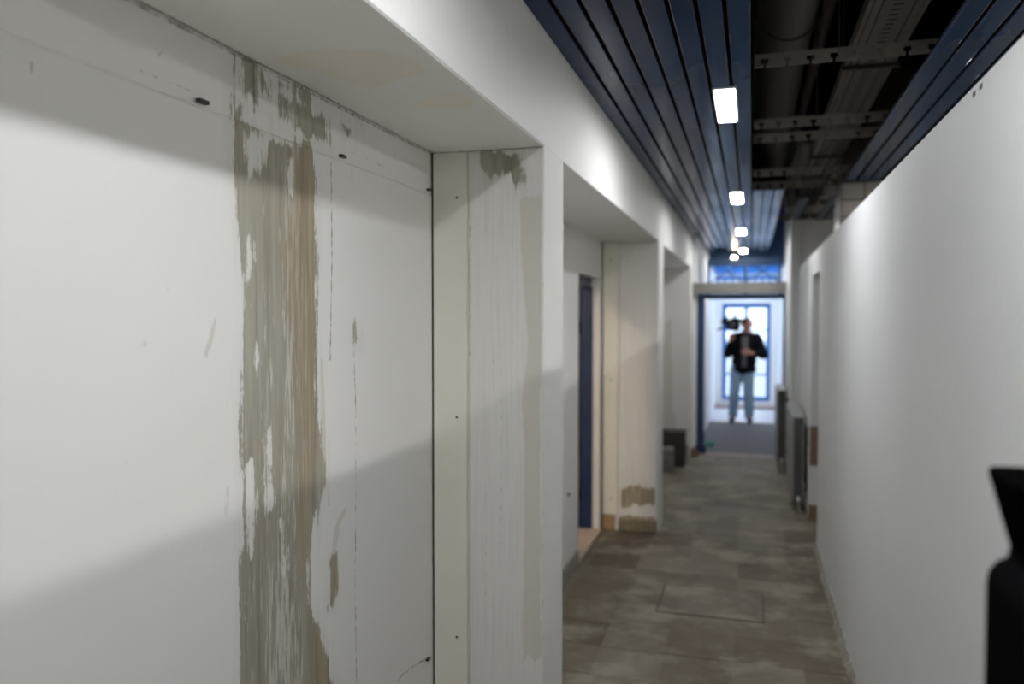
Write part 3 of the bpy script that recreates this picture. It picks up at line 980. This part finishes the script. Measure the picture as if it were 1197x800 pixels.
# end wall with window opening
wx0, wx1, wz0, wz1 = -0.545, 0.36, 0.12, 2.02
we = MB()
we.box(-0.80, wx0, YE, YE + 0.2, 0, 2.75).box(wx1, 0.62, YE, YE + 0.2, 0, 2.75).box(wx0, wx1, YE, YE + 0.2, 0, wz0).box(wx0, wx1, YE, YE + 0.2, wz1, 2.75)
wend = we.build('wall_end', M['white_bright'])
tag(wend, 'white end wall around the tall blue window', kind='structure')
win = empty('window_1', ((wx0 + wx1) / 2, YE + 0.06, wz0))
tag(win, 'tall blue-framed window with eight panes', kind='structure')
fw = 0.075
child(MB().box(wx0, wx0 + fw, YE + 0.03, YE + 0.10, wz0, wz1).box(wx1 - fw, wx1, YE + 0.03, YE + 0.10, wz0, wz1).box(wx0 + fw, wx1 - fw, YE + 0.03, YE + 0.10, wz0, wz0 + 0.08).box(wx0 + fw, wx1 - fw, YE + 0.03, YE + 0.10, wz1 - 0.085, wz1), 'window_frame', M['blue_window'], win, bevel=0.004)
xm = (wx0 + wx1) / 2
zs = [wz0 + 0.08, 0.634, 1.07, 1.50, wz1 - 0.085]
child(MB().box(xm - 0.03, xm + 0.03, YE + 0.035, YE + 0.095, wz0 + 0.08, wz1 - 0.085), 'mullion', M['blue_window'], win)
for z in zs[1:4]:
    child(MB().box(wx0 + fw, xm - 0.03, YE + 0.045, YE + 0.085, z - 0.016, z + 0.016), 'glazing_bar', M['blue_window'], win)
    child(MB().box(xm + 0.03, wx1 - fw, YE + 0.045, YE + 0.085, z - 0.016, z + 0.016), 'glazing_bar', M['blue_window'], win)
for k in range(4):
    lo = zs[k] + (0.016 if k else 0); hi = zs[k + 1] - (0.016 if k < 3 else 0)
    for (x0, x1) in ((wx0 + fw, xm - 0.03), (xm + 0.03, wx1 - fw)):
        child(MB().box(x0, x1, YE + 0.062, YE + 0.067, lo, hi), 'pane', M['glass'], win)
# glazed porch roof
rf = empty('roof_glazing', (-0.1, 14.9, 2.62))
tag(rf, 'glazed porch roof on blue bars', kind='structure')
rx = [-0.64 + k * 0.28 for k in range(5)]
for xx in rx:
    child(MB().box(xx - 0.016, xx + 0.016, YP, YE, 2.60, 2.70), 'rafter', M['blue_window'], rf)
for yy in (YP + 0.02, 14.28, 14.93, 15.57, YE - 0.05):
    child(MB().box(-0.66, 0.49, yy - 0.02, yy + 0.02, 2.61, 2.69), 'purlin', M['blue_window'], rf)
for x0, x1 in zip(rx[:-1], rx[1:]):
    child(MB().box(x0 + 0.016, x1 - 0.016, YP + 0.04, YE - 0.07, 2.69, 2.695), 'pane', M['glass'], rf)
child(MB().box(-0.66, 0.49, YE - 0.03, YE - 0.001, 2.30, 2.35).box(-0.66, 0.49, YE - 0.03, YE - 0.001, 2.50, 2.55), 'gable_rail', M['blue_window'], rf)
for k in range(9):
    child(MB().box(-0.64 + k * 0.14 - 0.012, -0.64 + k * 0.14 + 0.012, YE - 0.025, YE - 0.001, 2.35, 2.50), 'gable_bar', M['blue_window'], rf)
gr = MB().box(-40, 40, YE + 0.2, 70, -0.3, -0.12).build('ground', M['snow'])
tag(gr, 'pale ground outside the end window', kind='structure')

# ------------------------------------------------------------------ radiators


def radiator(y0, y1, z0, z1, label):
    t = empty('radiator', (0.43, y0, 0))
    tag(t, label, 'radiator', None)
    xw = 0.415 if y0 > 9 else XR
    xf = xw - 0.128
    ox, oy = 0.43, y0
    R = lambda mb, nm, m, **k: child(mb, nm, m, t, **k)
    R(MB().box(xf, xf + 0.012, y0, y1, z0, z1), 'front_panel', M['radiator'], bevel=0.003)
    R(MB().box(xf + 0.085, xf + 0.097, y0, y1, z0, z1), 'rear_panel', M['radiator'], bevel=0.003)
    R(MB().box(xf + 0.012, xf + 0.085, y0, y0 + 0.004, z0 + 0.01, z1 - 0.004), 'side_cover', M['radiator_end'])
    R(MB().box(xf - 0.001, xf + 0.098, y0 - 0.001, y1 + 0.001, z1 - 0.004, z1 + 0.008), 'top_grille', M['radiator'], bevel=0.002)
    fin = MB()
    n = int((y1 - y0) / 0.06)
    for k in range(n):
        yy = y0 + 0.03 + k * (y1 - y0 - 0.06) / max(1, n - 1)
        fin.box(xf + 0.012, xf + 0.085, yy - 0.001, yy + 0.001, z0 + 0.03, z1 - 0.03)
    R(fin, 'convector_core', M['radiator'])
    for z in (z0 + 0.12, z1 - 0.12):
        R(MB().box(xf + 0.097, xw - 0.003, y0 + 0.1, y0 + 0.13, z - 0.03, z + 0.03), 'bracket', M['rod'])
        R(MB().box(xf + 0.097, xw - 0.003, y1 - 0.13, y1 - 0.1, z - 0.03, z + 0.03), 'bracket', M['rod'])
    R(MB().tube((xf + 0.05, y0 - 0.02, z0 + 0.04), (xf + 0.05, y0 - 0.07, z0 + 0.04), 0.014).tube((xf + 0.05, y0, z0 + 0.04), (xf + 0.05, y0 - 0.03, z0 + 0.04), 0.009), 'valve', M['lampframe'])
    R(MB().ring_tube([(xf + 0.05, y0 - 0.04, z0 + 0.04), (xf + 0.055, y0 - 0.045, 0.03), (xf + 0.075, y0 - 0.05, 0.004)], [0.009] * 3, 10), 'pipe', M['wood_pale'], smooth=True)
    return t


radiator(7.5, 8.75, 0.10, 0.855, 'long grey panel radiator on the wall just past the partition doorway')
radiator(9.35, 10.25, 0.12, 0.93, 'short grey panel radiator on the wall strip beside the blue portal')

# ------------------------------------------------------------------ loose things


def lumpy(name, c, size, mat, seed, amp=0.12, rz=0.0):
    bm = bmesh.new()
    bmesh.ops.create_cube(bm, size=1.0)
    bmesh.ops.subdivide_edges(bm, edges=bm.edges[:], cuts=5, use_grid_fill=True)
    r = random.Random(seed)
    for v in bm.verts:
        v.co *= 1 - 0.10 * (abs(v.co.x) + abs(v.co.y) + abs(v.co.z) - 0.9)
        v.co += Vector([r.uniform(-1, 1) * amp * 0.25 for _ in range(3)])
        v.co = Vector((v.co.x * size[0], v.co.y * size[1], v.co.z * size[2]))
    lo = min(v.co.z for v in bm.verts)
    for v in bm.verts:
        v.co.z -= lo
        if v.co.z < 0.02: v.co.z = 0
    me = bpy.data.meshes.new(name); bm.to_mesh(me); bm.free(); me.materials.append(mat)
    o = link(name, me); o.location = c; o.rotation_euler = (0, 0, rz)
    return o


o = lumpy('rubble_block', (-0.93, 9.22, 0.0), (0.19, 0.24, 0.25), M['block_grey'], 4, 0.14, 0.1)
tag(o, 'rough grey block of rubble in front of the dark box', 'rubble')
bx = empty('wooden_crate', (-0.86, 9.58, 0)); tag(bx, 'dark brown box standing behind the grey rubble block', 'box')
child(MB().box(-1.02, -0.735, 9.42, 9.72, 0.0, 0.385), 'body', M['box_dark'], bx, bevel=0.006)
child(MB().box(-1.028, -0.727, 9.412, 9.728, 0.385, 0.41), 'lid', M['box_dark'], bx, bevel=0.004)
child(MB().box(-0.735, -0.729, 9.42, 9.72, 0.12, 0.16).box(-1.02, -0.735, 9.414, 9.42, 0.12, 0.16), 'batten', M['box_dark'], bx)
o = lumpy('brick', (-0.69, 10.25, 0.0), (0.10, 0.18, 0.09), M['brick'], 9, 0.08, 0.3)
tag(o, 'broken reddish brick at the foot of the last pillar', 'brick')
q = on_plane(829, 520, 2, 0.03)
o = lumpy('rag', (float(q[0]), float(q[1]), 0.002), (0.11, 0.08, 0.06), M['cloth'], 12, 0.5)
tag(o, 'small crumpled turquoise rag beside the blue portal post', 'rag')

# ------------------------------------------------------------------ figures from rounded limbs fused to one surface


def fuse(name, balls, limbs, mat, parent, voxel=0.008, smooth=3, extra=None):
    """balls: (centre, (rx,ry,rz)); limbs: (a, ra, b, rb) -> one continuous skin"""
    bm = bmesh.new()
    for c, r in balls:
        bmesh.ops.create_icosphere(bm, subdivisions=3, radius=1.0, matrix=Matrix.Translation(c) @ Matrix.Diagonal((*r, 1)))
    for a, ra, b, rb in limbs:
        a = Vector(a); b = Vector(b)
        for c, r in ((a, ra), (b, rb)):
            bmesh.ops.create_icosphere(bm, subdivisions=2, radius=r, matrix=Matrix.Translation(c))
        d = b - a
        rot = d.to_track_quat('Z', 'Y').to_matrix().to_4x4()
        bmesh.ops.create_cone(bm, cap_ends=True, segments=16, radius1=ra, radius2=rb, depth=d.length, matrix=Matrix.Translation((a + b) / 2) @ rot)
    me = bpy.data.meshes.new(name); bm.to_mesh(me); bm.free()
    tmp = bpy.data.objects.new(name + '_tmp', me); COL.objects.link(tmp)
    md = tmp.modifiers.new('r', 'REMESH'); md.mode = 'VOXEL'; md.voxel_size = voxel; md.use_smooth_shade = True
    ms = tmp.modifiers.new('s', 'SMOOTH'); ms.iterations = smooth; ms.factor = 0.5
    dg = bpy.context.evaluated_depsgraph_get()
    out = bpy.data.meshes.new_from_object(tmp.evaluated_get(dg))
    bpy.data.objects.remove(tmp); bpy.data.meshes.remove(me)
    out.name = name
    out.materials.clear(); out.materials.append(mat)
    return link(name, out, parent)


def hand_limbs(wrist, palm_dir, across, curl, s=1.0):
    """palm and five bent fingers; palm_dir: wrist->fingers, across: towards the thumb side, curl: the way fingers bend"""
    w = Vector(wrist); d = Vector(palm_dir).normalized(); a = Vector(across).normalized(); c = Vector(curl).normalized()
    L = []
    for k, (off, ln) in enumerate(((0.030, 0.070), (0.010, 0.080), (-0.010, 0.074), (-0.029, 0.058))):
        k0 = w + d * 0.09 * s + a * off * s
        L.append((w + a * off * 0.5 * s + d * 0.01, 0.017 * s, k0, 0.013 * s))
        k1 = k0 + (d * 0.75 + c * 0.5).normalized() * ln * 0.5 * s
        k2 = k1 + (d * 0.15 + c * 1.0).normalized() * ln * 0.5 * s
        L += [(k0, 0.011 * s, k1, 0.0095 * s), (k1, 0.0095 * s, k2, 0.008 * s)]
    t0 = w + a * 0.028 * s + d * 0.025 * s
    t1 = t0 + (a * 0.7 + d * 0.6 + c * 0.2).normalized() * 0.045 * s
    t2 = t1 + (d * 0.8 + c * 0.6).normalized() * 0.035 * s
    L += [(t0, 0.015 * s, t1, 0.012 * s), (t1, 0.0115 * s, t2, 0.009 * s)]
    return L


man = empty('person', (-0.13, 13.86, 0.004))
tag(man, 'person in black jacket and jeans filming with a shoulder camera', 'person')
hipR, hipL = (-0.095, 0, 0.90), (0.085, 0, 0.90)
knR, knL = (-0.130, -0.03, 0.48), (0.098, -0.02, 0.48)
anR, anL = (-0.155, 0.01, 0.085), (0.110, 0.01, 0.085)
shR, shL = (-0.115, 0.0, 1.41), (0.215, 0.0, 1.40)
elR, elL = (-0.235, -0.10, 1.14), (0.325, -0.03, 1.13)
wrR, wrL = (-0.19, -0.27, 1.375), (0.13, -0.21, 1.165)
head_c = Vector((0.062, -0.02, 1.625))
balls = [(head_c + 1.1 * Vector((0, 0.012, 0.018)), (0.0847, 0.1034, 0.0990)), (head_c + 1.1 * Vector((0, -0.022, -0.045)), (0.0660, 0.0770, 0.0792)),
         (head_c + 1.1 * Vector((0, -0.088, -0.085)), (0.0264, 0.0198, 0.0176)),        # chin
         (head_c + 1.1 * Vector((0.079, 0.012, -0.008)), (0.0132, 0.0220, 0.0374)), (head_c + 1.1 * Vector((-0.079, 0.012, -0.008)), (0.0132, 0.0220, 0.0374)),
         (head_c + 1.1 * Vector((0, -0.084, 0.028)), (0.0550, 0.0176, 0.0143)),         # brow
         ((0.05, 0.0, 1.25), (0.165, 0.105, 0.20)), ((0.02, 0.0, 1.03), (0.145, 0.10, 0.16)), ((-0.005, 0.005, 0.92), (0.16, 0.105, 0.11))]
limbs = [((0.055, 0.0, 1.42), 0.062, (0.062, -0.005, 1.56), 0.052),
         (head_c + 1.1 * Vector((0, -0.085, 0.012)), 0.010, head_c + 1.1 * Vector((0, -0.108, -0.026)), 0.015),
         (head_c + 1.1 * Vector((-0.022, -0.086, -0.058)), 0.009, head_c + 1.1 * Vector((0.022, -0.086, -0.058)), 0.009),
         (shR, 0.055, shL, 0.055),
         (shR, 0.052, elR, 0.042), (elR, 0.042, wrR, 0.028), (shL, 0.052, elL, 0.042), (elL, 0.042, wrL, 0.028),
         (hipR, 0.088, knR, 0.058), (knR, 0.058, anR, 0.040), (hipL, 0.088, knL, 0.058), (knL, 0.058, anL, 0.040),
         (anR, 0.042, (anR[0] - 0.02, -0.12, 0.04), 0.036), (anL, 0.042, (anL[0] + 0.02, -0.12, 0.04), 0.036)]
limbs += hand_limbs(wrR, (0.1, -0.5, 0.85), (1, 0, 0.0), (0.1, -0.9, -0.3))
limbs += hand_limbs(wrL, (-0.95, -0.2, 0.1), (0, -0.1, 1), (-0.3, 0.9, 0))
body = fuse('body', balls, limbs, M['skin'], man, 0.0055, 2)
jac_b = [((0.05, 0.0, 1.27), (0.195, 0.135, 0.19)), ((0.03, 0.0, 1.12), (0.20, 0.14, 0.17)), ((0.02, 0.0, 1.02), (0.205, 0.14, 0.17)), ((0.015, 0.003, 0.93), (0.20, 0.14, 0.12)), ((0.012, 0.003, 0.88), (0.215, 0.15, 0.10))]
jac_l = [(shR, 0.088, shL, 0.088), (shR, 0.090, elR, 0.080), (elR, 0.080, tuple(Vector(wrR) + Vector((-0.01, 0.03, -0.05))), 0.050),
         (shL, 0.092, elL, 0.084), (elL, 0.084, tuple(Vector(wrL) + Vector((0.06, 0.05, 0))), 0.052),
         ((0.0, 0.03, 1.475), 0.045, (0.11, 0.03, 1.475), 0.045)]
fuse('jacket', jac_b, jac_l, M['jacket'], man, 0.009, 3)
je_b = [((-0.003, 0.005, 0.90), (0.178, 0.122, 0.10))]
je_l = [(hipR, 0.108, knR, 0.086), (knR, 0.086, (anR[0], anR[1], 0.10), 0.078), (hipL, 0.108, knL, 0.086), (knL, 0.086, (anL[0], anL[1], 0.10), 0.078)]
fuse('jeans', je_b, je_l, M['jeans'], man, 0.009, 3)
for (an, sg) in ((anR, -1), (anL, 1)):
    fuse('shoe', [((an[0] + sg * 0.015, -0.10, 0.04), (0.050, 0.085, 0.040))], [((an[0], 0.05, 0.042), 0.042, (an[0] + sg * 0.012, -0.08, 0.042), 0.046), ((an[0], 0.01, 0.06), 0.05, (an[0], 0.01, 0.11), 0.05)], M['shoe'], man, 0.007, 2)
# shirt showing in the open jacket front
sv, sf = [], []
for i in range(13):
    z = 0.93 + i * 0.042
    half = 0.035 + 0.02 * (i / 12)
    for k in range(5):
        xx = 0.03 + half * (k / 2 - 1)
        sv.append((xx + 0.02 * (z - 1.1), -0.142 - 0.004 * (1 - abs(k / 2 - 1)) + 0.035 * max(0, (z - 1.3) / 0.13) ** 2, z))
for i in range(12):
    for k in range(4):
        sf.append((i * 5 + k, i * 5 + k + 1, i * 5 + k + 6, i * 5 + k + 5))
mb = MB(); mb.v = sv; mb.f = sf
so = mb.build('shirt', M['shirt'], man, smooth=True)
sd = so.modifiers.new('thick', 'SOLIDIFY'); sd.thickness = 0.012; sd.offset = -1
# hair cap, eyes
bm = bmesh.new()
bmesh.ops.create_uvsphere(bm, u_segments=24, v_segments=16, radius=1.0)
for v in list(bm.verts):
    if v.co.z < 0.15 - 0.55 * max(0, v.co.y) + 0.45 * max(0, -v.co.y):
        bm.verts.remove(v)
for v in bm.verts:
    v.co = Vector((v.co.x * 0.091, v.co.y * 0.111, v.co.z * 0.106)) + head_c + 1.1 * Vector((0, 0.014, 0.018))
me = bpy.data.meshes.new('hair'); bm.to_mesh(me); bm.free(); me.materials.append(M['hair']); link('hair', me, man)
for sx in (-1, 1):
    bm = bmesh.new(); bmesh.ops.create_uvsphere(bm, u_segments=10, v_segments=8, radius=0.011, matrix=Matrix.Translation(head_c + 1.1 * Vector((sx * 0.031, -0.082, 0.006))))
    me = bpy.data.meshes.new('eye'); bm.to_mesh(me); bm.free(); me.materials.append(M['black']); link('eye', me, body)

# the shoulder camera he holds
vc = empty('shoulder_camera', (-0.13 - 0.14, 13.86, 1.516))
tag(vc, 'black shoulder-mounted video camera held by the filming person', 'video camera')
V = lambda mb, nm, m, **k: mb.build(nm, m, vc, **k)
V(MB().box(-0.065, 0.075, -0.20, 0.22, 0.03, 0.20), 'camera_body', M['black'], bevel=0.012)
V(MB().box(-0.04, 0.055, 0.0, 0.16, 0.0, 0.032), 'shoulder_pad', M['rubber'], bevel=0.01)
lens = V(MB().ring_tube([(-0.02, -0.20, 0.10), (-0.02, -0.30, 0.10), (-0.02, -0.31, 0.10), (-0.02, -0.40, 0.10)], [0.045, 0.045, 0.055, 0.06], 20), 'lens', M['black'])
V(MB().ring_tube([(-0.02, -0.471, 0.10), (-0.02, -0.474, 0.10)], [0.05, 0.046], 20), 'lens_glass', M['lens']).parent = lens
V(MB().box(-0.01, 0.02, -0.16, 0.14, 0.235, 0.26).box(-0.01, 0.02, -0.16, -0.13, 0.195, 0.24).box(-0.01, 0.02, 0.11, 0.14, 0.195, 0.24), 'carry_handle', M['black'], bevel=0.006)
V(MB().ring_tube([(-0.10, -0.36, 0.20), (-0.10, -0.10, 0.20)], [0.022, 0.022], 14).tube((-0.1, -0.2, 0.2), (-0.06, -0.2, 0.17), 0.008), 'microphone', M['rubber'])
V(MB().box(0.06, 0.17, -0.235, -0.175, 0.13, 0.19), 'viewfinder', M['black'], bevel=0.008)
V(MB().ring_tube([(-0.06, -0.24, 0.07), (-0.14, -0.28, 0.06), (-0.21, -0.22, 0.03)], [0.018, 0.016, 0.014], 10), 'zoom_grip', M['rubber'])
V(MB().box(-0.095, 0.055, -0.47, -0.39, 0.035, 0.165), 'matte_box', M['rubber'], bevel=0.006)
V(MB().box(-0.17, -0.085, -0.12, -0.10, 0.10, 0.19), 'monitor', M['black'], bevel=0.004)
V(MB().box(-0.055, 0.065, 0.22, 0.30, 0.04, 0.18), 'battery', M['black'], bevel=0.01)

vc.scale = (1.22, 1.1, 1.12)

# ------------------------------------------------------------------ black video camera on a tripod close by
cx, cy = 0.325, 0.97
tr = empty('tripod_camera', (cx, cy, 0))
tag(tr, 'black hooded video camera on a tripod right beside the partition', 'video camera')
T = lambda mb, nm, m, **k: mb.build(nm, m, tr, **k)
T(MB().box(-0.076, 0.08, -0.20, 0.035, 1.25, 1.492), 'camera_body', M['black'], bevel=0.032, seg=5)
hood = MB()
hv = []
for (z, hw, hd) in ((1.470, 0.058, 0.045), (1.500, 0.054, 0.042), (1.578, 0.074, 0.058), (1.582, 0.073, 0.057)):
    hv.append((z, hw, hd))
for z, hw, hd in hv:
    n = 24
    for k in range(n):
        a = 2 * math.pi * k / n
        e = 0.35
        sx_ = math.copysign(abs(math.cos(a)) ** e, math.cos(a)); sy_ = math.copysign(abs(math.sin(a)) ** e, math.sin(a))
        hood.v.append((0.002 + hw * sx_, -0.01 + hd * sy_, z))
for i in range(len(hv) - 1):
    for k in range(24):
        k2 = (k + 1) % 24
        hood.f.append((i * 24 + k, i * 24 + k2, (i + 1) * 24 + k2, (i + 1) * 24 + k))
hood.f.append(tuple(range(24))[::-1]); hood.f.append(tuple(range(72, 96)))
T(hood, 'viewfinder_hood', M['rubber'])
T(MB().ring_tube([(0.0, -0.19, 1.38), (0.0, -0.30, 1.38), (0.0, -0.32, 1.38), (0.0, -0.38, 1.38)], [0.045, 0.045, 0.055, 0.058], 24), 'lens', M['black'])
T(MB().box(-0.045, 0.045, -0.12, 0.02, 1.225, 1.252), 'quick_release_plate', M['rod'], bevel=0.004)
T(MB().ring_tube([(0, -0.05, 1.10), (0, -0.05, 1.16), (0, -0.05, 1.235)], [0.04, 0.055, 0.05], 20), 'fluid_head', M['black'])
T(MB().ring_tube([(0.03, -0.06, 1.18), (0.05, -0.27, 1.10), (0.055, -0.39, 1.05)], [0.009, 0.009, 0.014], 12), 'pan_handle', M['black'], smooth=True)
T(MB().tube((0, -0.05, 0.72), (0, -0.05, 1.11), 0.02, n=16), 'centre_column', M['black'])
T(MB().ring_tube([(0, -0.05, 0.98), (0, -0.05, 1.06)], [0.045, 0.05], 18), 'spider', M['black'])
for a in (math.pi / 2, math.pi * 7 / 6, math.pi * 11 / 6):
    ca, sa = math.cos(a), math.sin(a)
    lg = T(MB().tube((0.035 * ca, -0.05 + 0.035 * sa, 1.02), (0.105 * ca, -0.05 + 0.16 * sa, 0.5), 0.015).tube((0.105 * ca, -0.05 + 0.16 * sa, 0.5), (0.155 * ca, -0.05 + 0.27 * sa, 0.02), 0.011), 'leg', M['black'])
    ft = T(MB().ring_tube([(0.155 * ca, -0.05 + 0.27 * sa, 0.002), (0.153 * ca, -0.05 + 0.268 * sa, 0.03)], [0.018, 0.014], 12), 'rubber_foot', M['rubber'])
    ft.parent = lg
